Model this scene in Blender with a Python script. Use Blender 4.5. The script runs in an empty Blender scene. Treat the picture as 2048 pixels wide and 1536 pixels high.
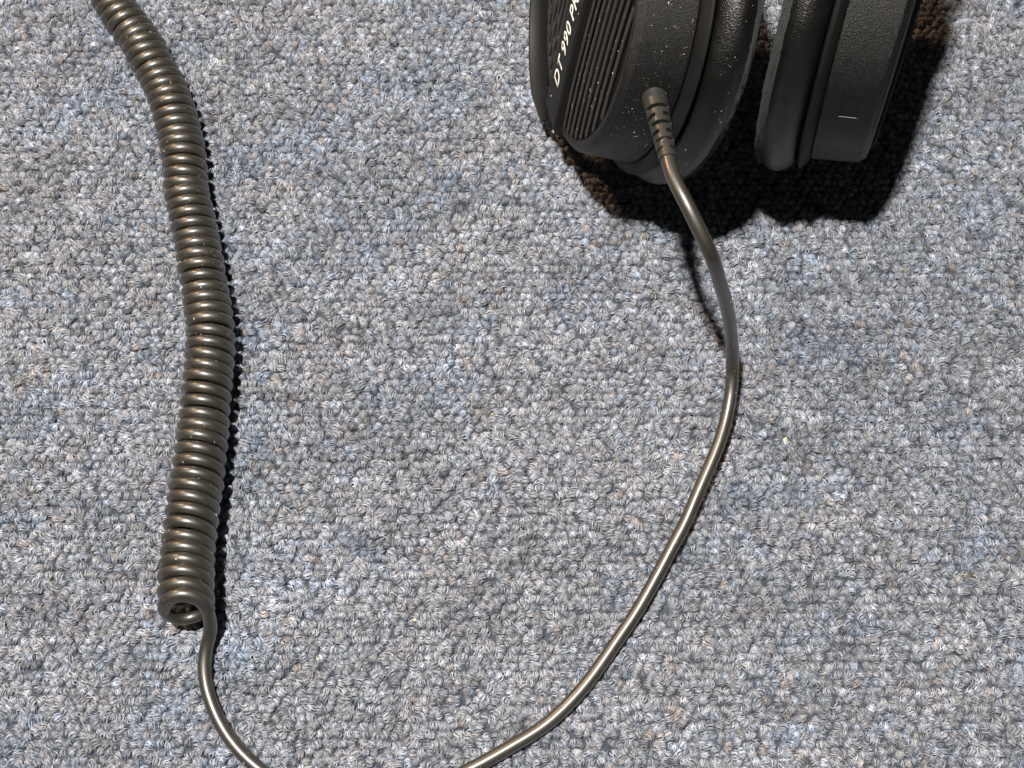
import bpy, math, random
import numpy as np
from mathutils import Matrix, Vector

random.seed(7)
rng = np.random.default_rng(7)
SC = bpy.context.scene
COL = SC.collection
MM = 0.001

# ------------------------------------------------------------------ camera
PITCH = math.radians(18.0)
cam_d = bpy.data.cameras.new("camera")
cam_d.sensor_fit = 'HORIZONTAL'
cam_d.angle = math.radians(46.0)
cam_d.clip_start = 0.01
cam_d.clip_end = 50.0
cam = bpy.data.objects.new("camera", cam_d)
COL.objects.link(cam)
cam.location = (0.0, -0.09775, 0.30084)
cam.rotation_euler = (PITCH, 0, 0)
SC.camera = cam

# ------------------------------------------------------------------ world, lamps, exposure
world = bpy.data.worlds.new("World")
SC.world = world
world.use_nodes = True
bg = world.node_tree.nodes["Background"]
bg.inputs["Color"].default_value = (1.0, 0.9, 0.78, 1)
bg.inputs["Strength"].default_value = 0.030


def lamp(name, loc, power, radius, color):
    d = bpy.data.lights.new(name, 'POINT')
    d.energy = power
    d.shadow_soft_size = radius
    d.color = color
    o = bpy.data.objects.new(name, d)
    COL.objects.link(o)
    o.location = loc
    return o


lamp("ceiling_lamp", (-0.14, 0.03, 0.82), 62.0, 0.020, (1.0, 0.95, 0.865))
lamp("warm_lamp", (-0.58, 0.60, 0.55), 17.0, 0.03, (1.0, 0.58, 0.29))
# cool fill light added on the viewer's right
fill_d = bpy.data.lights.new("cool_fill", 'AREA')
fill_d.shape = 'RECTANGLE'
fill_d.size, fill_d.size_y = 0.7, 0.9
fill_d.energy = 0.35
fill_d.color = (0.66, 0.80, 1.0)
fill_o = bpy.data.objects.new("cool_fill", fill_d)
COL.objects.link(fill_o)
fill_o.location = (0.75, -1.25, 0.75)
fill_o.rotation_euler = Vector((-0.70, 1.3, -0.72)).to_track_quat('-Z', 'Y').to_euler()
SC.view_settings.view_transform = 'Standard'
SC.view_settings.look = 'None'
SC.view_settings.exposure = 0.0
SC.view_settings.gamma = 1.0


# ------------------------------------------------------------------ materials
def mat(name):
    m = bpy.data.materials.new(name)
    m.use_nodes = True
    nt = m.node_tree
    return m, nt, nt.nodes["Principled BSDF"]


def noise_bump(nt, bsdf, scale, strength, dist, detail=3.0, coord='Object', prev=None):
    tc = nt.nodes.new("ShaderNodeTexCoord")
    n = nt.nodes.new("ShaderNodeTexNoise")
    n.inputs["Scale"].default_value = scale
    n.inputs["Detail"].default_value = detail
    nt.links.new(tc.outputs[coord], n.inputs["Vector"])
    b = nt.nodes.new("ShaderNodeBump")
    b.inputs["Strength"].default_value = strength
    b.inputs["Distance"].default_value = dist
    nt.links.new(n.outputs["Fac"], b.inputs["Height"])
    if prev:
        nt.links.new(prev.outputs["Normal"], b.inputs["Normal"])
    nt.links.new(b.outputs["Normal"], bsdf.inputs["Normal"])
    return n, b


def black_mat(name, col, rough, bump_scale, bump_strength, bump_dist, spec=0.5, rough_var=0.1, sheen=0.0):
    m, nt, b = mat(name)
    b.inputs["Roughness"].default_value = rough
    b.inputs["Specular IOR Level"].default_value = spec
    if sheen:
        b.inputs["Sheen Weight"].default_value = sheen
        b.inputs["Sheen Roughness"].default_value = 0.4
    n, bp = noise_bump(nt, b, bump_scale, bump_strength, bump_dist)
    # uneven colour and wear of the gloss
    tc = nt.nodes.new("ShaderNodeTexCoord")
    n2 = nt.nodes.new("ShaderNodeTexNoise")
    n2.inputs["Scale"].default_value = 180.0
    n2.inputs["Detail"].default_value = 5.0
    nt.links.new(tc.outputs["Object"], n2.inputs["Vector"])
    r = nt.nodes.new("ShaderNodeMapRange")
    r.inputs["To Min"].default_value = rough - rough_var
    r.inputs["To Max"].default_value = rough + rough_var
    nt.links.new(n2.outputs["Fac"], r.inputs["Value"])
    nt.links.new(r.outputs["Result"], b.inputs["Roughness"])
    cr = nt.nodes.new("ShaderNodeMix")
    cr.data_type = 'RGBA'
    cr.inputs[6].default_value = (*[c * 0.7 for c in col], 1)
    cr.inputs[7].default_value = (*[c * 1.35 for c in col], 1)
    nt.links.new(n2.outputs["Fac"], cr.inputs[0])
    nt.links.new(cr.outputs[2], b.inputs["Base Color"])
    return m


M_SHELL = black_mat("shell_plastic", (0.002, 0.0018, 0.0016), 0.42, 4000.0, 1.0, 0.00028, 0.52)
M_SMOOTH = black_mat("smooth_plastic", (0.007, 0.007, 0.0072), 0.55, 900.0, 0.08, 0.00005, 0.25)
M_RIB = black_mat("rib_plastic", (0.019, 0.019, 0.019), 0.55, 1800.0, 0.15, 0.00005, 0.5)
M_DEEP = black_mat("grille_backing", (0.003, 0.003, 0.003), 0.8, 900.0, 0.2, 0.0001, 0.2)
M_LEATHER = black_mat("pad_leather", (0.002, 0.0017, 0.0014), 0.37, 2600.0, 0.8, 0.0002, 0.75)
M_FABRIC = black_mat("pad_fabric", (0.03, 0.034, 0.034), 0.85, 3800.0, 1.0, 0.0004, 0.25, sheen=0.05)
M_CABLE = black_mat("cable_rubber", (0.017, 0.0146, 0.0095), 0.50, 1500.0, 0.05, 0.00004, 0.95, 0.05)
_cb = M_CABLE.node_tree.nodes["Principled BSDF"]
_cb.inputs["Coat Weight"].default_value = 1.0
_cb.inputs["Coat Roughness"].default_value = 0.29
M_RELIEF = black_mat("relief_rubber", (0.022, 0.022, 0.0195), 0.42, 1500.0, 0.15, 0.00005, 0.5)
for _m in (M_SHELL, M_LEATHER):
    _m.node_tree.nodes["Principled BSDF"].inputs["IOR"].default_value = 1.5
M_WHITE, _nt, _b = mat("white_print")
_b.inputs["Base Color"].default_value = (0.82, 0.82, 0.78, 1)
_b.inputs["Roughness"].default_value = 0.6
M_DUST_GLINT, _nt, _b = mat("dust")  # pale dust, also the colour of the painted glint on the mould mark
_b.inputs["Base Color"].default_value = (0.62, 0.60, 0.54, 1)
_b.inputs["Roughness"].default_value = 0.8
M_CRUMB, _nt, _b = mat("crumb")
_b.inputs["Base Color"].default_value = (0.75, 0.66, 0.40, 1)
_b.inputs["Roughness"].default_value = 0.6


def carpet_yarn():
    m, nt, b = mat("carpet_yarn")
    b.inputs["Roughness"].default_value = 0.36
    b.inputs["Specular IOR Level"].default_value = 0.5
    ti = nt.nodes.new("ShaderNodeAttribute")
    ti.attribute_type = 'INSTANCER'
    ti.attribute_name = "tint"
    st = nt.nodes.new("ShaderNodeAttribute")
    st.attribute_type = 'GEOMETRY'
    st.attribute_name = "strand"
    mx = nt.nodes.new("ShaderNodeMix")
    mx.data_type = 'RGBA'
    mx.blend_type = 'MULTIPLY'
    mx.inputs[0].default_value = 1.0
    nt.links.new(ti.outputs["Color"], mx.inputs[6])
    nt.links.new(st.outputs["Color"], mx.inputs[7])
    nt.links.new(mx.outputs[2], b.inputs["Base Color"])
    return m


def carpet_base():
    m, nt, b = mat("carpet_weave")
    b.inputs["Roughness"].default_value = 0.9
    tc = nt.nodes.new("ShaderNodeTexCoord")
    v = nt.nodes.new("ShaderNodeTexVoronoi")
    v.inputs["Scale"].default_value = 360.0
    nt.links.new(tc.outputs["Object"], v.inputs["Vector"])
    n = nt.nodes.new("ShaderNodeTexNoise")
    n.inputs["Scale"].default_value = 1500.0
    nt.links.new(tc.outputs["Object"], n.inputs["Vector"])
    cr = nt.nodes.new("ShaderNodeValToRGB")
    cr.color_ramp.elements[0].color = (0.03, 0.036, 0.052, 1)
    cr.color_ramp.elements[1].color = (0.08, 0.09, 0.12, 1)
    nt.links.new(n.outputs["Fac"], cr.inputs["Fac"])
    nt.links.new(cr.outputs["Color"], b.inputs["Base Color"])
    bp = nt.nodes.new("ShaderNodeBump")
    bp.invert = True
    bp.inputs["Strength"].default_value = 1.0
    bp.inputs["Distance"].default_value = 0.002
    nt.links.new(v.outputs["Distance"], bp.inputs["Height"])
    nt.links.new(bp.outputs["Normal"], b.inputs["Normal"])
    return m


M_YARN = carpet_yarn()
M_BASE = carpet_base()


# ------------------------------------------------------------------ helpers (all sizes in mm)
def link(name, me, m, parent=None):
    o = bpy.data.objects.new(name, me)
    COL.objects.link(o)
    if m is not None:
        me.materials.append(m)
    if parent is not None:
        o.parent = parent
    return o


def mesh(name, V, F, smooth=True):
    me = bpy.data.meshes.new(name)
    me.from_pydata([tuple(float(c) * MM for c in v) for v in V], [], [tuple(int(i) for i in f) for f in F])
    me.validate()
    me.update()
    if smooth:
        me.polygons.foreach_set("use_smooth", [True] * len(me.polygons))
    return me


def auto_sharp(me, deg=35):
    me.set_sharp_from_angle(angle=math.radians(deg))


def lathe(name, prof, n=180, closed=False):
    """prof: list of (r, z); revolved round local z"""
    V, F = [], []
    k = len(prof)
    for i in range(n):
        a = 2 * math.pi * i / n
        for r, z in prof:
            V.append((r * math.cos(a), r * math.sin(a), z))
    m = k if closed else k - 1
    for i in range(n):
        j = (i + 1) % n
        for q in range(m):
            q2 = (q + 1) % k
            F.append((i * k + q, i * k + q2, j * k + q2, j * k + q))
    me = mesh(name, V, F)
    auto_sharp(me)
    return me


def fillet(pts, rad, n=4):
    """round the inner corners of an open polyline in 2D"""
    P = [np.array(p, float) for p in pts]
    out = [P[0]]
    for a, b, c in zip(P[:-2], P[1:-1], P[2:]):
        la, lc = np.linalg.norm(a - b), np.linalg.norm(c - b)
        r = min(rad, la * 0.45, lc * 0.45)
        p0, p2 = b + (a - b) / la * r, b + (c - b) / lc * r
        for t in np.linspace(0, 1, n + 1):
            out.append((1 - t) ** 2 * p0 + 2 * t * (1 - t) * b + t * t * p2)
    out.append(P[-1])
    return [tuple(p) for p in out]


def sweep(name, P, R, sides=12, cap=True, section=None, up=None):
    """tube along points P (n,3) with radius R (scalar or array); section: (k,2) outline instead of a circle"""
    P = np.asarray(P, float)
    n = len(P)
    R = np.full(n, R) if np.isscalar(R) else np.asarray(R)
    T = np.gradient(P, axis=0)
    T /= np.linalg.norm(T, axis=1)[:, None]
    N = np.zeros_like(P)
    if up is None:
        v = np.array([0, 0, 1.0]) if abs(T[0][2]) < 0.9 else np.array([1.0, 0, 0])
        v = v - T[0] * (v @ T[0])
        N[0] = v / np.linalg.norm(v)
        for i in range(1, n):
            v = N[i - 1] - T[i] * (N[i - 1] @ T[i])
            N[i] = v / np.linalg.norm(v)
    else:
        for i in range(n):
            v = np.array(up, float) - T[i] * (np.array(up, float) @ T[i])
            N[i] = v / np.linalg.norm(v)
    B = np.cross(T, N)
    if section is None:
        a = np.linspace(0, 2 * np.pi, sides, endpoint=False)
        section = np.stack([np.cos(a), np.sin(a)], 1)
    k = len(section)
    V = (P[:, None, :] + R[:, None, None] * (section[None, :, 0, None] * N[:, None, :] + section[None, :, 1, None] * B[:, None, :])).reshape(-1, 3)
    F = []
    for i in range(n - 1):
        for q in range(k):
            q2 = (q + 1) % k
            F.append((i * k + q, i * k + q2, (i + 1) * k + q2, (i + 1) * k + q))
    if cap:
        F.append(tuple(range(k - 1, -1, -1)))
        F.append(tuple((n - 1) * k + q for q in range(k)))
    me = mesh(name, V, F)
    auto_sharp(me, 50)
    return me


def catmull(P, step=0.5):
    """dense smooth curve through the rows of P, evenly spaced"""
    P = np.asarray(P, float)
    Q = np.vstack([2 * P[0] - P[1], P, 2 * P[-1] - P[-2]])
    out = []
    for i in range(1, len(Q) - 2):
        p0, p1, p2, p3 = Q[i - 1], Q[i], Q[i + 1], Q[i + 2]
        t0 = 0.0
        t1 = t0 + np.linalg.norm(p1 - p0) ** 0.5
        t2 = t1 + np.linalg.norm(p2 - p1) ** 0.5
        t3 = t2 + np.linalg.norm(p3 - p2) ** 0.5
        for t in np.linspace(t1, t2, 24, endpoint=False):
            A1 = (t1 - t) / (t1 - t0) * p0 + (t - t0) / (t1 - t0) * p1
            A2 = (t2 - t) / (t2 - t1) * p1 + (t - t1) / (t2 - t1) * p2
            A3 = (t3 - t) / (t3 - t2) * p2 + (t - t2) / (t3 - t2) * p3
            B1 = (t2 - t) / (t2 - t0) * A1 + (t - t0) / (t2 - t0) * A2
            B2 = (t3 - t) / (t3 - t1) * A2 + (t - t1) / (t3 - t1) * A3
            out.append((t2 - t) / (t2 - t1) * B1 + (t - t1) / (t2 - t1) * B2)
    out.append(P[-1])
    out = np.array(out)
    s = np.concatenate([[0], np.cumsum(np.linalg.norm(np.diff(out, axis=0), axis=1))])
    keep = np.concatenate([[True], np.diff(s) > 1e-9])
    out, s = out[keep], s[keep]
    m = max(4, int(s[-1] / step))
    q = np.linspace(0, s[-1], m)
    return np.stack([np.interp(q, s, out[:, c]) for c in range(3)], 1)


def smooth_path(P, it=3):
    P = P.copy()
    for _ in range(it):
        P[1:-1] = 0.25 * P[:-2] + 0.5 * P[1:-1] + 0.25 * P[2:]
    return P


def box_geo(lo, hi):
    x0, y0, z0 = lo
    x1, y1, z1 = hi
    V = [(x0, y0, z0), (x1, y0, z0), (x1, y1, z0), (x0, y1, z0), (x0, y0, z1), (x1, y0, z1), (x1, y1, z1), (x0, y1, z1)]
    F = [(3, 2, 1, 0), (4, 5, 6, 7), (0, 1, 5, 4), (1, 2, 6, 5), (2, 3, 7, 6), (3, 0, 4, 7)]
    return V, F


def bevel(o, w, seg=2):
    md = o.modifiers.new("bevel", 'BEVEL')
    md.width = w * MM
    md.segments = seg
    md.limit_method = 'ANGLE'
    return o


def empty(name, loc=(0, 0, 0)):
    o = bpy.data.objects.new(name, None)
    COL.objects.link(o)
    o.location = [c * MM for c in loc]
    o.empty_display_size = 0.01
    return o


def tag(o, **kw):
    for k, v in kw.items():
        o[k] = v
    return o


def specks(pts, nrm, size):
    """tiny irregular grains lying on a surface"""
    V, F = [], []
    for p, nv in zip(pts, nrm):
        s = size * rng.lognormal(0, 0.45)
        e = rng.normal(size=3)
        e -= nv * (e @ nv)
        e /= np.linalg.norm(e) + 1e-9
        g = np.cross(nv, e)
        st = 1 + rng.random() * 1.2
        b = len(V)
        c = p + nv * s * 0.25
        V += [c + e * s * st, c + g * s * 0.7, c - e * s * st * 0.8, c - g * s * 0.8, c + nv * s * 0.6, c - nv * s * 0.5]
        for i in range(4):
            j = (i + 1) % 4
            F += [(b + i, b + j, b + 4), (b + j, b + i, b + 5)]
    return mesh("dust", V, F, smooth=False)


# geometry of the view, used only to read ground positions off a tracing of the cable
_f = 1024 / math.tan(math.radians(23))
_fw = np.array([0, math.sin(PITCH), -math.cos(PITCH)])
_u = np.array([0, math.cos(PITCH), math.sin(PITCH)])
_c = np.array([0, -97.75, 300.84])


def at(px, py, h):
    d = np.array([(px - 1024) / _f, 0, 0]) - (py - 768) / _f * _u + _fw
    return _c + d * ((h - _c[2]) / d[2])


# ------------------------------------------------------------------ carpet
def build_carpet():
    S = 1500.0
    V, F = [], []
    g = [-S, S]
    V = [(-S, -S, -1.9), (S, -S, -1.9), (S, S, -1.9), (-S, S, -1.9)]
    o = link("carpet", mesh("carpet", V, [(0, 1, 2, 3)], False), M_BASE)
    tag(o, kind="structure")

    # tuft variants: bundles of curled yarn strands
    vcol = bpy.data.collections.new("carpet_tufts")
    NV = 16
    for v in range(NV):
        V, F, Cc = [], [], []
        ns = 25
        curl = rng.uniform(-0.9, 0.9)
        h0 = rng.uniform(2.2, 2.45)
        half = rng.uniform(1.15, 1.45)
        for s in range(ns):
            u = (s + 0.5) / ns * 2 - 1
            off = u * rng.uniform(1.15, 1.35)
            hh = (h0 * math.sqrt(max(0.05, 1 - 0.85 * u * u)) + rng.normal(0, 0.14))
            a = half * (1 - 0.25 * u * u) * rng.uniform(0.75, 1.15)
            rad = rng.uniform(0.075, 0.12)
            shade = np.clip(rng.lognormal(-0.02, 0.36), 0.45, 1.9)
            hue = rng.normal(0, 0.05)
            npt = 7
            dx, dy = rng.normal(0, 0.18, 2)
            P = []
            for i in range(npt):
                t = i / (npt - 1) * math.pi
                x = -a * math.cos(t)
                z = -2.5 + (hh + 0.3) * math.sin(t) ** 0.8 if 0 < i < npt - 1 else -2.6
                y = off + curl * (x / 1.2) ** 2 * 0.7 * (1 if s % 2 else 0.6) + 0.25 * math.sin(t * 2 + s)
                P.append((x + dx * math.sin(t), y + dy * math.sin(t), z))
            P = np.array(P)
            T = np.gradient(P, axis=0)
            T /= np.linalg.norm(T, axis=1)[:, None] + 1e-9
            b0 = len(V)
            for i in range(npt):
                n1 = np.cross(T[i], (0.2, 1, 0.1))
                n1 /= np.linalg.norm(n1) + 1e-9
                n2 = np.cross(T[i], n1)
                for q in range(3):
                    al = 2 * math.pi * q / 3 + 0.5
                    V.append(P[i] + rad * (math.cos(al) * n1 + math.sin(al) * n2))
                    Cc.append((shade * (1 + hue), shade, shade * (1 - hue), 1))
            for i in range(npt - 1):
                for q in range(3):
                    q2 = (q + 1) % 3
                    F.append((b0 + i * 3 + q, b0 + i * 3 + q2, b0 + i * 3 + 3 + q2, b0 + i * 3 + 3 + q))
        me = mesh("tuft", V, F)
        at_ = me.color_attributes.new("strand", 'FLOAT_COLOR', 'POINT')
        at_.data.foreach_set("color", np.array(Cc, np.float32).ravel())
        me.materials.append(M_YARN)
        to = bpy.data.objects.new("carpet_tuft", me)
        vcol.objects.link(to)

    # where each tuft stands
    sp = 2.2
    xs = np.arange(-190, 190, sp)
    ys = np.arange(-135, 180, sp * 0.92)
    X, Y = np.meshgrid(xs, ys)
    X = X + (np.arange(len(ys)) % 2)[:, None] * sp * 0.5
    X = (X + rng.normal(0, 0.27, X.shape)).ravel()
    Y = (Y + rng.normal(0, 0.27, Y.shape)).ravel()
    n = len(X)

    def field(sx, sy, k, seed):
        r = np.random.default_rng(seed)
        f = np.zeros(n)
        for _ in range(k):
            kx, ky = r.normal(0, 1 / sx), r.normal(0, 1 / sy)
            f += np.cos(kx * X + ky * Y + r.uniform(0, 6.28))
        return f / math.sqrt(k / 2)

    blue = field(7, 4, 30, 1) * 0.5 + field(60, 50, 20, 2) * 0.12 + rng.normal(0, 0.55, n)
    warm = field(9, 6, 30, 3) * 0.3 + rng.normal(0, 0.8, n)
    val = field(16, 8, 30, 4) * 0.05 + field(5, 3, 30, 5) * 0.05 + rng.normal(0, 0.13, n)
    base = np.array([0.312, 0.330, 0.380])
    tint = np.repeat(base[None], n, 0)
    wb = np.clip((blue - 0.05) / 1.2, 0, 1)[:, None]
    tint = tint * (1 - wb) + np.array([0.268, 0.312, 0.395]) * wb
    ww = np.clip((warm - 1.1) / 0.9, 0, 1)[:, None]
    tint = tint * (1 - ww) + np.array([0.31, 0.295, 0.31]) * ww
    tint *= np.exp(val)[:, None]
    pts = np.stack([X, Y, rng.normal(-0.25, 0.09, n) + field(25, 18, 20, 6) * 0.08], 1)
    # the pile is pressed down a little under the coil and the cups
    me = mesh("carpet_pile", pts, [], False)
    a = me.attributes.new("tint", 'FLOAT_COLOR', 'POINT')
    a.data.foreach_set("color", np.hstack([tint, np.ones((n, 1))]).astype(np.float32).ravel())
    a = me.attributes.new("turn", 'FLOAT_VECTOR', 'POINT')
    a.data.foreach_set("vector", np.stack([rng.normal(0, 0.11, n), rng.normal(0, 0.11, n), rng.uniform(0, 6.283, n)], 1).astype(np.float32).ravel())
    a = me.attributes.new("size", 'FLOAT', 'POINT')
    a.data.foreach_set("value", rng.uniform(0.83, 1.0, n).astype(np.float32))
    po = link("carpet_pile", me, M_YARN)
    tag(po, kind="stuff", label="grey looped carpet pile flecked with blue and brown yarn under the cable")

    ng = bpy.data.node_groups.new("pile", 'GeometryNodeTree')
    ng.interface.new_socket("Geometry", in_out='INPUT', socket_type='NodeSocketGeometry')
    ng.interface.new_socket("Geometry", in_out='OUTPUT', socket_type='NodeSocketGeometry')
    N, L = ng.nodes, ng.links
    gi, go = N.new('NodeGroupInput'), N.new('NodeGroupOutput')
    m2p = N.new('GeometryNodeMeshToPoints')
    iop = N.new('GeometryNodeInstanceOnPoints')
    ci = N.new('GeometryNodeCollectionInfo')
    ci.inputs["Collection"].default_value = vcol
    ci.inputs["Separate Children"].default_value = True
    ci.inputs["Reset Children"].default_value = True
    iop.inputs["Pick Instance"].default_value = True
    at_ = N.new('GeometryNodeInputNamedAttribute')
    at_.data_type = 'FLOAT_VECTOR'
    at_.inputs["Name"].default_value = "turn"
    az = N.new('GeometryNodeInputNamedAttribute')
    az.data_type = 'FLOAT'
    az.inputs["Name"].default_value = "size"
    ri = N.new('FunctionNodeRandomValue')
    ri.data_type = 'INT'
    ri.inputs[4].default_value = 0
    ri.inputs[5].default_value = NV - 1
    L.new(gi.outputs[0], m2p.inputs["Mesh"])
    L.new(m2p.outputs["Points"], iop.inputs["Points"])
    L.new(ci.outputs[0], iop.inputs["Instance"])
    L.new(ri.outputs[2], iop.inputs["Instance Index"])
    L.new(at_.outputs["Attribute"], iop.inputs["Rotation"])
    L.new(az.outputs["Attribute"], iop.inputs["Scale"])
    L.new(iop.outputs["Instances"], go.inputs[0])
    md = po.modifiers.new("pile", 'NODES')
    md.node_group = ng

    # crumbs and lint caught in the pile
    spots = [(525, 1214), (984, 828), (637, 1318), (830, 1240), (1880, 880), (67, 148),
             (1570, 880), (240, 470), (1920, 236), (1700, 1180), (700, 560), (1310, 690)]
    pts = np.array([at(x, y, -0.1) for x, y in spots])
    o = link("carpet_crumbs", specks(pts, np.repeat([[0, 0, 1.0]], len(pts), 0), 0.24), M_CRUMB)
    tag(o, kind="stuff", label="tiny pale crumbs caught in the grey carpet pile")


build_carpet()


# ------------------------------------------------------------------ headphones
def frame(R, T):
    m = Matrix(((R[0][0], R[0][1], R[0][2], T[0] * MM), (R[1][0], R[1][1], R[1][2], T[1] * MM),
                (R[2][0], R[2][1], R[2][2], T[2] * MM), (0, 0, 0, 1)))
    return m


def ortho(n, b):
    n = np.array(n, float)
    n /= np.linalg.norm(n)
    b = np.array(b, float)
    b -= n * (b @ n)
    b /= np.linalg.norm(b)
    return np.stack([np.cross(b, n), b, n], 1)


TL, RL = np.array([19.607, 84.987, 50.383]), ortho((-.970, -.069, .233), (.186, .408, .894))
TR, RR = np.array([96.5, 82.1, 48.7]), ortho((.942, -.318, .115), (.04, .40, .91))

SHELL = fillet([(0.0, -2.2), (36.0, -2.2), (36.2, 1.1), (37.9, 1.0), (38.5, 0.2), (39.3, -0.4), (41.1, -12.0), (40.6, -12.5),
                (40.9, -12.9), (42.0, -13.4), (43.3, -14.0), (43.6, -14.4), (43.3, -14.9), (40.6, -15.2), (40.4, -16.5), (0.0, -16.5)], 0.8)
PAD = fillet([(24.0, -15.6), (40.0, -15.6), (42.6, -15.4), (44.4, -16.8), (45.8, -18.8), (46.2, -20.6), (45.8, -22.4), (45.0, -23.7)], 1.6, 5)
LINING = fillet([(45.0, -23.6), (44.9, -24.9), (43.6, -25.8), (40.0, -26.0), (31.0, -25.3), (26.0, -24.4), (24.0, -22.0), (24.0, -15.7)], 1.2, 4)


def rib_mesh(x, w):
    """one grille rib parallel to the bar, its top following the dome of the cover"""
    L = math.sqrt(max(0.5, 36.2 ** 2 - (abs(x) + w / 2) ** 2))
    n = 14
    ys = np.linspace(-L, L, n)
    V, F = [], []
    for y in ys:
        r = min(1.0, math.hypot(x, y) / 36.4)
        zt = 1.0 + 0.8 * (1 - r ** 3)
        sec = [(x - w / 2, zt - 0.3), (x - w / 2, zt - 0.12), (x - w / 2 + 0.25, zt), (x + w / 2 - 0.25, zt), (x + w / 2, zt - 0.12), (x + w / 2, zt - 0.3)]
        V += [(a, y, z) for a, z in sec]
    for i in range(n - 1):
        for q in range(5):
            F.append((i * 6 + q, i * 6 + q + 1, i * 6 + 7 + q, i * 6 + 6 + q))
        F.append((i * 6 + 5, i * 6, i * 6 + 6, i * 6 + 11))
    F.append((0, 1, 2, 3, 4, 5)[::-1])
    F.append(tuple((n - 1) * 6 + q for q in range(6)))
    me = mesh("rib", V, [f[::-1] for f in F])
    auto_sharp(me, 40)
    return me


def bar_mesh():
    """raised centre bar crossing the cover, its ends turned down over the rim"""
    hw = 6.0
    ys = np.concatenate([[-39.6, -39.3, -38.8], np.linspace(-37.6, 37.6, 30), [38.8, 39.3, 39.6]])
    V, F = [], []
    for y in ys:
        a = abs(y)
        zt = 2.7 + 0.6 * (1 - (a / 39.6) ** 2)
        if a > 38.2:
            zt -= (a - 38.2) * 0.9
        zb = -2.0 if a < 36 else -4.2
        w = hw * (1 - 0.0 * a)
        sec = [(-w - 0.5, zb), (-w - 0.15, zt - 0.5), (-w + 0.35, zt), (w - 0.35, zt), (w + 0.15, zt - 0.5), (w + 0.5, zb)]
        V += [(p, y, z) for p, z in sec]
    n = len(ys)
    for i in range(n - 1):
        for q in range(5):
            F.append((i * 6 + q, i * 6 + 6 + q, i * 6 + 7 + q, i * 6 + q + 1))
        F.append((i * 6 + 5, i * 6 + 11, i * 6 + 6, i * 6))
    F.append((0, 1, 2, 3, 4, 5))
    F.append(tuple((n - 1) * 6 + q for q in range(5, -1, -1)))
    me = mesh("centre_bar", V, F)
    auto_sharp(me, 30)
    return me


def bar_z(y):
    return 2.7 + 0.6 * (1 - (abs(y) / 39.6) ** 2)


def lettering(parent, text, x, y0, y1, height):
    """white print lying on the bar, reading along local +y"""
    cu = bpy.data.curves.new("lettering", 'FONT')
    cu.body = text
    cu.size = 1.0
    cu.space_character = 1.08
    cu.offset = 0.012
    cu.space_word = 0.85
    cu.resolution_u = 4
    tmp = bpy.data.objects.new("lettering_source", cu)
    COL.objects.link(tmp)
    bpy.context.view_layer.update()
    dg = bpy.context.evaluated_depsgraph_get()
    me = bpy.data.meshes.new_from_object(tmp.evaluated_get(dg))
    bpy.data.objects.remove(tmp)
    co = np.array([v.co[:] for v in me.vertices])
    co[:, 0] -= co[:, 0].min()
    sx = (y1 - y0) / co[:, 0].max()
    co[:, 1] -= co[:, 1].min()
    sy = height / co[:, 1].max()
    yy = y0 + co[:, 0] * sx
    xx = x + height / 2 - co[:, 1] * sy
    zz = np.array([bar_z(v) for v in yy]) + 0.05
    for v, a, b, c in zip(me.vertices, xx, yy, zz):
        v.co = (a * MM, b * MM, c * MM)
    # a skin of paint with a little thickness
    me.name = "lettering"
    me.materials.clear()
    o = link("lettering", me, M_WHITE, parent)
    md = o.modifiers.new("thickness", 'SOLIDIFY')
    md.thickness = 0.06 * MM
    md.offset = 0
    return o


hp = empty("headphones", (57, 84, 0))
tag(hp, label="black over-ear headphones with ribbed open-back ear cups standing on the grey carpet", category="headphones")
HP_INV = Matrix.Translation((-57 * MM, -84 * MM, 0))

shell_me = lathe("ear_cup", SHELL, 200)
shell_me.materials.append(M_SHELL)
pad_me = lathe("ear_pad", PAD, 200)
pad_me.materials.append(M_LEATHER)
lining_me = lathe("pad_lining", LINING, 200)
for _v in lining_me.vertices:      # frayed, uneven cloth
    _v.co += Vector(rng.normal(0, 0.11 * MM, 3))
lining_me.materials.append(M_FABRIC)
back_me = lathe("grille_backing", [(0.0, -1.95), (36.0, -1.95)], 96)
back_me.materials.append(M_DEEP)
ring_me = lathe("seam_ring", fillet([(41.0, -12.4), (41.4, -12.35), (42.6, -12.9), (43.9, -13.8), (44.1, -14.3), (43.7, -14.6)], 0.4), 200)
ring_me.materials.append(M_SMOOTH)
barm = bar_mesh()
barm.materials.append(M_SMOOTH)
PIT = 3.45
rib_x = [8.2 + PIT * k for k in range(8)]
rib_me = {}
for x in rib_x:
    for s in (1, -1):
        rib_me[s * x] = rib_mesh(s * x, 1.55)
        rib_me[s * x].materials.append(M_RIB)


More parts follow.
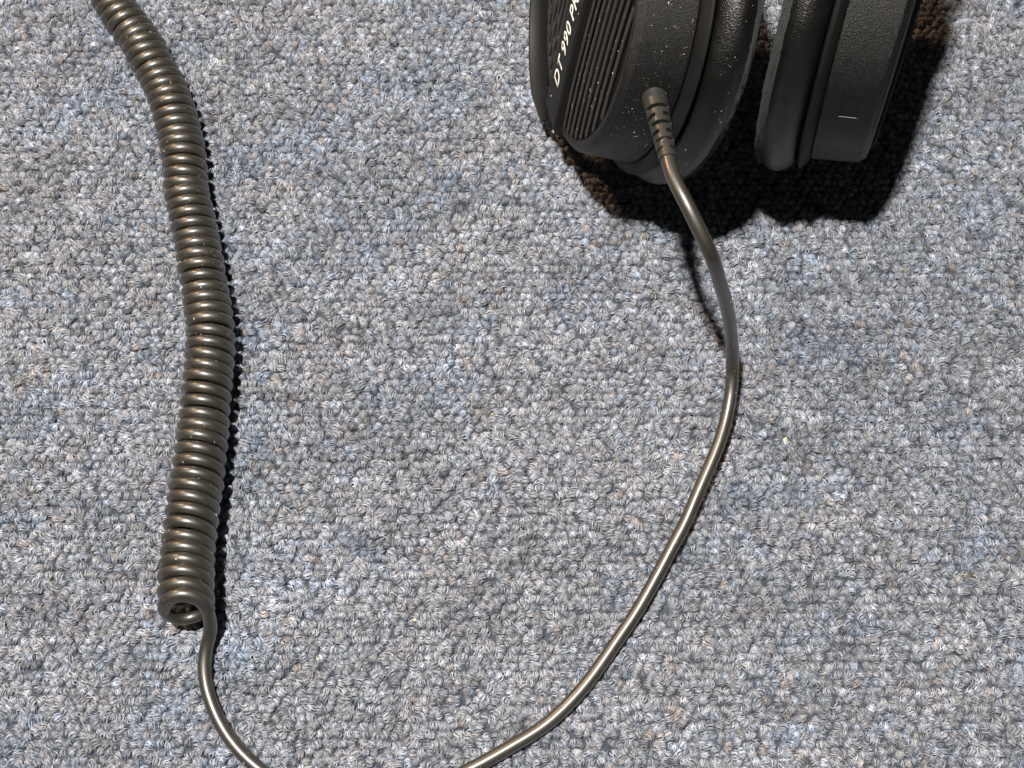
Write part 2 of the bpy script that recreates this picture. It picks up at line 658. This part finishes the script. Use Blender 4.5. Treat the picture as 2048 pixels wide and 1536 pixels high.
def yoke_mesh(a0, a1, stem):
    """fork: a flat band round the cup between its two pivots, with the stem to the headband"""
    P = []
    for a in np.linspace(a0, a1, 60):
        P.append((44.3 * math.cos(a), 44.3 * math.sin(a), 1.7))
    P = np.array(P)
    sec = np.array([(2.5, -0.6), (2.5, 0.6), (2.2, 0.8), (-2.2, 0.8), (-2.5, 0.6), (-2.5, -0.6), (-2.2, -0.8), (2.2, -0.8)])
    tp = np.clip(np.minimum(np.arange(60), 59 - np.arange(60)) / 7.0, 0, 1)
    me = sweep("yoke", P, 0.3 + 0.7 * np.sin(tp * math.pi / 2), section=sec, up=(0, 0, 1))
    V = [tuple(c / MM for c in v.co) for v in me.vertices]
    F = [tuple(p.vertices) for p in me.polygons]
    am = 0.5 * (a0 + a1)
    d = np.array([math.cos(am), math.sin(am), 0])
    e = np.array([-math.sin(am), math.cos(am), 0])
    b = len(V)
    for r in (45.3, 62.0):
        for w, z in ((-6, 0.3), (6, 0.3), (6, 4.0), (-6, 4.0)):
            V.append(tuple(d * r + e * w * (1.0 if r < 50 else 0.75) + np.array([0, 0, z])))
    F += [(b, b + 1, b + 2, b + 3), (b + 7, b + 6, b + 5, b + 4)] + [(b + i, b + 4 + i, b + 4 + (i + 1) % 4, b + (i + 1) % 4) for i in range(4)]
    # pivot lugs reaching in to the shell
    for a in (a0, a1):
        d = np.array([math.cos(a), math.sin(a), 0])
        e = np.array([-math.sin(a), math.cos(a), 0])
        b = len(V)
        for r in (38.5, 45.6):
            for k in range(12):
                t = 2 * math.pi * k / 12
                V.append(tuple(d * r + e * 1.7 * math.cos(t) + np.array([0, 0, -0.9 + 1.7 * math.sin(t)])))
        F += [(b + k, b + (k + 1) % 12, b + 12 + (k + 1) % 12, b + 12 + k) for k in range(12)]
        F += [tuple(b + 12 + k for k in range(12)), tuple(b + k for k in range(11, -1, -1))]
    me = mesh("yoke", V, F)
    auto_sharp(me, 40)
    me.materials.append(M_SMOOTH)
    return me


def build_cup(T, R, fork, text):
    fr = HP_INV @ frame(R, T)
    cup = link("ear_cup", shell_me, None, hp)
    cup.matrix_local = fr
    pad = link("ear_pad", pad_me, None, hp)
    pad.matrix_local = fr
    link("pad_lining", lining_me, None, pad)
    link("grille_backing", back_me, None, cup)
    link("seam_ring", ring_me, None, cup)
    link("centre_bar", barm, None, cup)
    for x in rib_x:
        for s in (-1, 1):
            link("rib", rib_me[s * x], None, cup)
    yk = link("yoke", yoke_mesh(*fork, 0), None, hp)
    yk.matrix_local = fr
    return cup, pad, yk


cupL, padL, ykL = build_cup(TL, RL, (math.radians(98), math.radians(262)), True)
cupR, padR, ykR = build_cup(TR, RR, (math.radians(-82), math.radians(82)), False)
lettering(cupL, "DT 990 PRO", -0.7, -27.6, 2.2, 5.3)


# rectangular mould mark on the rim of the second cup
def mould_mark(cup, R, T, px, py):
    # find the point of the rim that the mark sits on
    best = None
    for a in np.linspace(0, 2 * math.pi, 721):
        for z in np.linspace(-10, -1, 37):
            r = 39.3 + (-z - 0.4) * 0.155
            p = R @ np.array([r * math.cos(a), r * math.sin(a), z]) + T
            d = p - _c
            zz = d @ _fw
            if (R @ np.array([math.cos(a), math.sin(a), 0])) @ d > 0:
                continue
            e = (1024 + _f * d[0] / zz - px) ** 2 + (768 - _f * (d @ _u) / zz - py) ** 2
            if best is None or e < best[0]:
                best = (e, a, z)
    _, a0, z0 = best
    V, F = [], []

    def strip(da0, da1, za, zb, h=0.12):
        b = len(V)
        for hh in (-0.2, h):
            for (da, z) in ((da0, za), (da1, za), (da1, zb), (da0, zb)):
                r = 39.33 + (-z - 0.4) * 0.155 + hh
                V.append((r * math.cos(a0 + da), r * math.sin(a0 + da), z))
        F.extend([(b, b + 1, b + 2, b + 3), (b + 7, b + 6, b + 5, b + 4)] + [(b + i, b + 4 + i, b + 4 + (i + 1) % 4, b + (i + 1) % 4) for i in range(4)])

    w, hgt = 2.0, 2.6
    da = hgt / 40
    t = 0.16
    strip(-da, da, z0 - w, z0 - w + t)
    strip(-da, da, z0 + w - t, z0 + w)
    strip(-da, -da + t / 40, z0 - w + t, z0 + w - t)
    strip(da - t / 40, da, z0 - w + t, z0 + w - t)
    me = mesh("mould_mark", V, F, False)
    o = link("mould_mark", me, M_SMOOTH, cup)
    # highlight on the mark's lower edge, painted as a thin pale strip
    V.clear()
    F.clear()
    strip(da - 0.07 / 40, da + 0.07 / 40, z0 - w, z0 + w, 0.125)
    link("mark_glint", mesh("mark_glint", V, F, False), M_DUST_GLINT, o)
    return o


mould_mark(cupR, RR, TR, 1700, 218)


# headband lying on the carpet behind the cups
def stem_tip(T, R, a):
    return R @ np.array([60 * math.cos(a), 60 * math.sin(a), 2.1]) + T


pL, pR = stem_tip(TL, RL, math.pi), stem_tip(TR, RR, 0)
mid = 0.5 * (pL + pR)
hb = catmull([pL, pL + np.array([-12, 40, -4]), [mid[0] - 52, 230, 24], [mid[0] - 28, 272, 22], [mid[0], 286, 22], [mid[0] + 28, 272, 22],
              [mid[0] + 52, 230, 24], pR + np.array([12, 40, -4]), pR], 3.0)
tt = np.linspace(0, 1, len(hb))
rad = 0.35 + 0.65 * np.clip((0.5 - abs(tt - 0.5)) / 0.22, 0, 1) ** 0.7
al = np.linspace(0, 2 * np.pi, 20, endpoint=False)
hb_o = link("headband", sweep("headband", hb, rad, section=np.stack([17 * np.cos(al), 7 * np.sin(al)], 1), up=(0, 0, 1)), M_LEATHER, hp)
hb_o.matrix_local = HP_INV

# dust on the cups
P, Nn = [], []
for _ in range(150):
    a = rng.uniform(-0.6, 1.4)
    z = rng.uniform(-10.5, -0.8)
    r = 39.38 + (-z - 0.4) * 0.156
    P.append((r * math.cos(a), r * math.sin(a), z))
    Nn.append((math.cos(a), math.sin(a), 0.1))
for _ in range(150):
    x = random.choice(rib_x) + rng.uniform(-0.8, 0.8)
    y = rng.uniform(-34, 30)
    if math.hypot(x, y) < 35.5:
        rr_ = math.hypot(x, y) / 36.4
        P.append((x, y, 1.0 + 0.8 * (1 - rr_ ** 3)))
        Nn.append((0, 0, 1.0))
for _ in range(40):
    y = rng.uniform(-37, 20)
    P.append((rng.uniform(-5.5, 5.5), y, bar_z(y)))
    Nn.append((0, 0, 1.0))
tag(link("dust", specks(np.array(P), np.array(Nn, float), 0.058), M_DUST_GLINT, cupL), kind="stuff")
P, Nn = [], []
for _ in range(70):
    a = rng.uniform(-0.5, 1.5)
    t = rng.uniform(-0.6, 0.9)
    r, z = 45.0 + 1.1 * math.cos(t * 1.5), -20.5 + 3.5 * t
    P.append((r * math.cos(a), r * math.sin(a), z))
    Nn.append((math.cos(a), math.sin(a), 0.0))
tag(link("dust", specks(np.array(P), np.array(Nn, float), 0.06), M_DUST_GLINT, padL), kind="stuff")

# ------------------------------------------------------------------ cable
cb = empty("cable", (-60, 0, 0))
tag(cb, label="black cable curving from the ear cup across the carpet into a tightly wound coil", category="cable")
CB_INV = Matrix.Translation((60 * MM, 0, 0))

# coil
WIRE = 1.52
axis_px = [(-400, 30), (-200, 120), (-60, 196), (0, 224), (40, 249), (80, 280), (120, 300), (160, 323), (200, 340), (240, 352), (300, 366), (350, 371),
           (380, 372), (420, 381), (460, 389), (500, 397), (540, 403), (580, 410), (620, 416), (660, 421), (700, 421),
           (720, 419.5), (760, 415), (800, 411), (840, 408), (880, 404), (920, 399), (960, 394), (1000, 388),
           (1060, 380), (1100, 376), (1140, 373), (1180, 371.5), (1228, 374)]


def coil_R(py):
    return np.interp(py, [0, 250, 500, 760, 1000, 1180, 1228], [5.9, 6.1, 6.15, 6.5, 6.75, 6.8, 6.8])


def coil_lift(py):
    return np.interp(py, [0, 900, 1100, 1228], [-0.1, 0.1, 1.3, 2.9])


ax = np.array([at(x, y, coil_R(y) + coil_lift(y)) for y, x in axis_px])
axd = catmull(ax, 0.2)
axd = smooth_path(axd, 40)
d = axd - _c
zz = d @ _fw
apy = 768 - _f * (d @ _u) / zz
Rw = coil_R(apy) - WIRE
view = np.degrees(np.arctan2(axd[:, 1] - _c[1], _c[2] - axd[:, 2]))
lean = np.radians(np.interp(apy, [0, 400, 900, 1150, 1195, 1228], [-9, -6, 3, 13, 20, 29]))
pitch = np.interp(apy, [0, 300, 600, 900, 1200, 1228], [3.12, 3.18, 3.2, 3.24, 3.32, 3.9])
s = np.concatenate([[0], np.cumsum(np.linalg.norm(np.diff(axd, axis=0), axis=1))])
wob = 1 + 0.08 * np.sin(s * 0.37) + 0.07 * np.sin(s * 0.83 + 1) + 0.03 * np.sin(s * 1.9 + 2)
turn = np.concatenate([[0], np.cumsum(np.diff(s) / (0.5 * (pitch * wob)[1:] + 0.5 * (pitch * wob)[:-1]))])
turn -= turn[-1]
nt_ = int(-turn[0] * 26)
q = np.linspace(turn[0], 0, nt_)
A = np.stack([np.interp(q, turn, axd[:, c]) for c in range(3)], 1)
Rq, lq = np.interp(q, turn, Rw), np.interp(q, turn, lean)
T = np.gradient(axd, axis=0)
T /= np.linalg.norm(T, axis=1)[:, None]
Tq = np.stack([np.interp(q, turn, T[:, c]) for c in range(3)], 1)
side = np.cross([0, 0, 1.0], Tq)
side /= np.linalg.norm(side, axis=1)[:, None]
upv = np.cross(Tq, side)
ph = -q * 2 * math.pi
Rj = Rq * (1 + 0.012 * np.sin(q * 1.7) + 0.01 * np.sin(q * 0.61 + 2))
coil = A + (Rj * np.cos(ph))[:, None] * side + (Rj * np.sin(ph))[:, None] * upv - (Rj * np.sin(ph) * np.tan(lq))[:, None] * Tq
# the straight lead: from the coil end, out of the bottom of the view and back up to the ear cup
lead1 = [(422, 1250, 5.6), (419, 1274, 3.4), (412, 1294, 2.2), (408, 1330, 1.5), (411.5, 1369, 1.1), (423.5, 1409, 1.1), (441.5, 1449, 1.1),
         (468, 1489, 1.1), (507, 1529, 1.1), (570, 1572, 1.1), (650, 1602, 1.1), (740, 1608, 1.1), (840, 1583, 1.1), (943, 1537, 1.1),
         (1020, 1494, 1.1), (1095, 1447, 1.1), (1168, 1374, 1.1), (1242, 1270, 1.5), (1272, 1226, 1.8), (1298, 1181, 2.2), (1322, 1137, 2.7),
         (1345, 1093, 3.3), (1369, 1049, 3.9), (1388, 1004, 4.6), (1407, 960, 5.2), (1436, 892, 6), (1454, 830, 6.6), (1463, 775, 8.0),
         (1465, 731, 11), (1464, 687, 18.5), (1459, 643, 30), (1450, 599, 42), (1437, 555, 52.5), (1423, 511, 60), (1402, 467, 63.5),
         (1374, 409, 66), (1343, 345, 66.0)]
lead_pts = [at(*p) for p in lead1]
sr0 = RL @ np.array([40.5, -2.8, -7.0]) + TL
sr1 = RL @ np.array([57.3, -6.5, -7.0]) + TL
srd = (sr1 - sr0) / np.linalg.norm(sr1 - sr0)
lead_pts[-1] = sr1 + srd * 4.0
lead_pts.append(sr1)
lead_pts.append(sr1 - srd * 6)
k0 = len(coil) - 4
ctrl = [coil[-14], coil[-9], coil[-4]] + lead_pts
lead = smooth_path(catmull(ctrl, 0.4), 60)
coil_o = link("coil", sweep("coil", coil, WIRE, sides=14), M_CABLE, cb)
coil_o.matrix_local = CB_INV
rl = np.interp(np.linspace(0, 1, len(lead)), [0, 0.03, 0.08, 1], [WIRE, WIRE * 1.005, 1.66, 1.64])
lead_o = link("straight_lead", sweep("straight_lead", lead, rl, sides=20), M_CABLE, cb)
lead_o.matrix_local = CB_INV

# strain relief: slotted rubber sleeve
ln = np.linalg.norm(sr1 - sr0)


def relief_mesh():
    zax = srd
    xax = np.cross(zax, RL[:, 2])
    xax /= np.linalg.norm(xax)
    yax = np.cross(zax, xax)
    V, F = [], []
    NS = 20
    core = None

    def disc(t0, t1, r0, r1, ch=0.12):
        b = len(V)
        prof = [(t0, r0 - ch * 2), (t0, r0 - ch), (t0 + ch, r0), (t1 - ch, r1), (t1, r1 - ch), (t1, r1 - ch * 2)]
        for t, r in prof:
            for k in range(NS):
                a = 2 * math.pi * k / NS
                V.append(sr0 + zax * t + xax * r * math.cos(a) + yax * r * math.sin(a))
        for i in range(len(prof) - 1):
            for k in range(NS):
                k2 = (k + 1) % NS
                F.append((b + i * NS + k, b + i * NS + k2, b + (i + 1) * NS + k2, b + (i + 1) * NS + k))
        F.append(tuple(b + k for k in range(NS - 1, -1, -1)))
        F.append(tuple(b + 5 * NS + k for k in range(NS)))

    def rad_(t):
        return 2.95 - 0.95 * t / ln

    disc(-2, ln - 0.3, rad_(-2) - 1.1, rad_(ln) - 0.55, 0.05)
    core = mesh("relief_core", V, F)
    V.clear()
    F.clear()
    segs = [(-2.0, 3.3)]
    t = 3.3
    while t < ln - 4.2:
        segs.append((t + 0.95, t + 2.3))
        t += 2.3
    segs.append((t + 0.95, ln))
    for a, b_ in segs:
        disc(a, b_, rad_(a), rad_(b_))
    # webs bridging the slots, on alternate sides
    for i, (sa, sb) in enumerate(zip(segs[:-1], segs[1:])):
        t0, t1 = sa[1] - 0.1, sb[0] + 0.1
        for base in ((0.35, 0.35 + math.pi) if i % 2 else (0.35 + math.pi / 2, 0.35 + 1.5 * math.pi)):
            b = len(V)
            for tt_ in (t0, t1):
                for r in (rad_(tt_) - 1.0, rad_(tt_) - 0.02):
                    for k in range(5):
                        a = base + (k - 2) * 0.17
                        V.append(sr0 + zax * tt_ + xax * r * math.cos(a) + yax * r * math.sin(a))
            for k in range(4):
                F.append((b + 5 + k, b + 6 + k, b + 16 + k, b + 15 + k))
            F.append((b, b + 5, b + 15, b + 10))
            F.append((b + 4, b + 14, b + 19, b + 9))
    me = mesh("strain_relief", V, F)
    auto_sharp(me, 35)
    return me, core


relief_me, core_me = relief_mesh()
sro = link("strain_relief", relief_me, M_RELIEF, cb)
sro.matrix_local = CB_INV
link("relief_core", core_me, M_DEEP, sro)

# dust caught between the turns of the coil
P, Nn = [], []
idx = np.where((np.sin(ph) > 0.2))[0]
for _ in range(420):
    i = rng.choice(idx)
    radial = math.cos(ph[i]) * side[i] + math.sin(ph[i]) * upv[i]
    a = rng.choice([-1, 1]) * rng.uniform(0.3, 1.15)
    nv = math.cos(a) * radial + math.sin(a) * Tq[i]
    P.append(coil[i] + nv * WIRE)
    Nn.append(nv)
dz = link("dust", specks(np.array(P), np.array(Nn), 0.075), M_DUST_GLINT, cb)
dz.matrix_local = CB_INV
tag(dz, kind="stuff")

# dust and lint hairs on the lead and the ear cup
P, Nn = [], []
for _ in range(120):
    i = rng.integers(20, len(lead) - 30)
    t = lead[i + 1] - lead[i - 1]
    t /= np.linalg.norm(t)
    a = np.cross(t, [0, 0, 1.0])
    a /= np.linalg.norm(a)
    u_ = np.cross(a, t)
    w = rng.uniform(-1.3, 1.3)
    nv = math.cos(w) * u_ + math.sin(w) * a
    P.append(lead[i] + nv * rl[i])
    Nn.append(nv)
dz = link("dust", specks(np.array(P), np.array(Nn), 0.06), M_DUST_GLINT, cb)
dz.matrix_local = CB_INV
tag(dz, kind="stuff")


def hairs(items, rad=0.02):
    V, F = [], []
    for p, n, ln_ in items:
        e = rng.normal(size=3)
        e -= n * (e @ n)
        e /= np.linalg.norm(e)
        g = np.cross(n, e)
        bend = rng.uniform(-0.6, 0.6)
        k = 7
        pts = [p + n * (0.06 + 0.05 * math.sin(3 * q / k)) + e * ln_ * (q / (k - 1) - 0.5) + g * bend * ln_ * math.sin(math.pi * q / (k - 1)) * 0.5 for q in range(k)]
        b = len(V)
        for q in pts:
            V += [q + g * rad, q - g * rad * 0.5 + n * rad, q - g * rad * 0.5 - n * rad]
        for q in range(k - 1):
            for m in range(3):
                m2 = (m + 1) % 3
                F.append((b + q * 3 + m, b + q * 3 + m2, b + q * 3 + 3 + m2, b + q * 3 + 3 + m))
    return mesh("lint", V, F)


it = []
for _ in range(12):
    x = random.choice(rib_x)
    y = rng.uniform(-30, 20)
    if math.hypot(x, y) < 34:
        it.append((np.array([x, y, 1.0 + 0.8 * (1 - (math.hypot(x, y) / 36.4) ** 3)]), np.array([0, 0, 1.0]), rng.uniform(0.4, 1.4)))
for _ in range(10):
    a, z = rng.uniform(-0.5, 0.6), rng.uniform(-11, -1)
    r = 39.4 + (-z - 0.4) * 0.156
    it.append((np.array([r * math.cos(a), r * math.sin(a), z]), np.array([math.cos(a), math.sin(a), 0.0]), rng.uniform(0.4, 1.3)))
tag(link("lint", hairs(it), M_DUST_GLINT, cupL), kind="stuff")
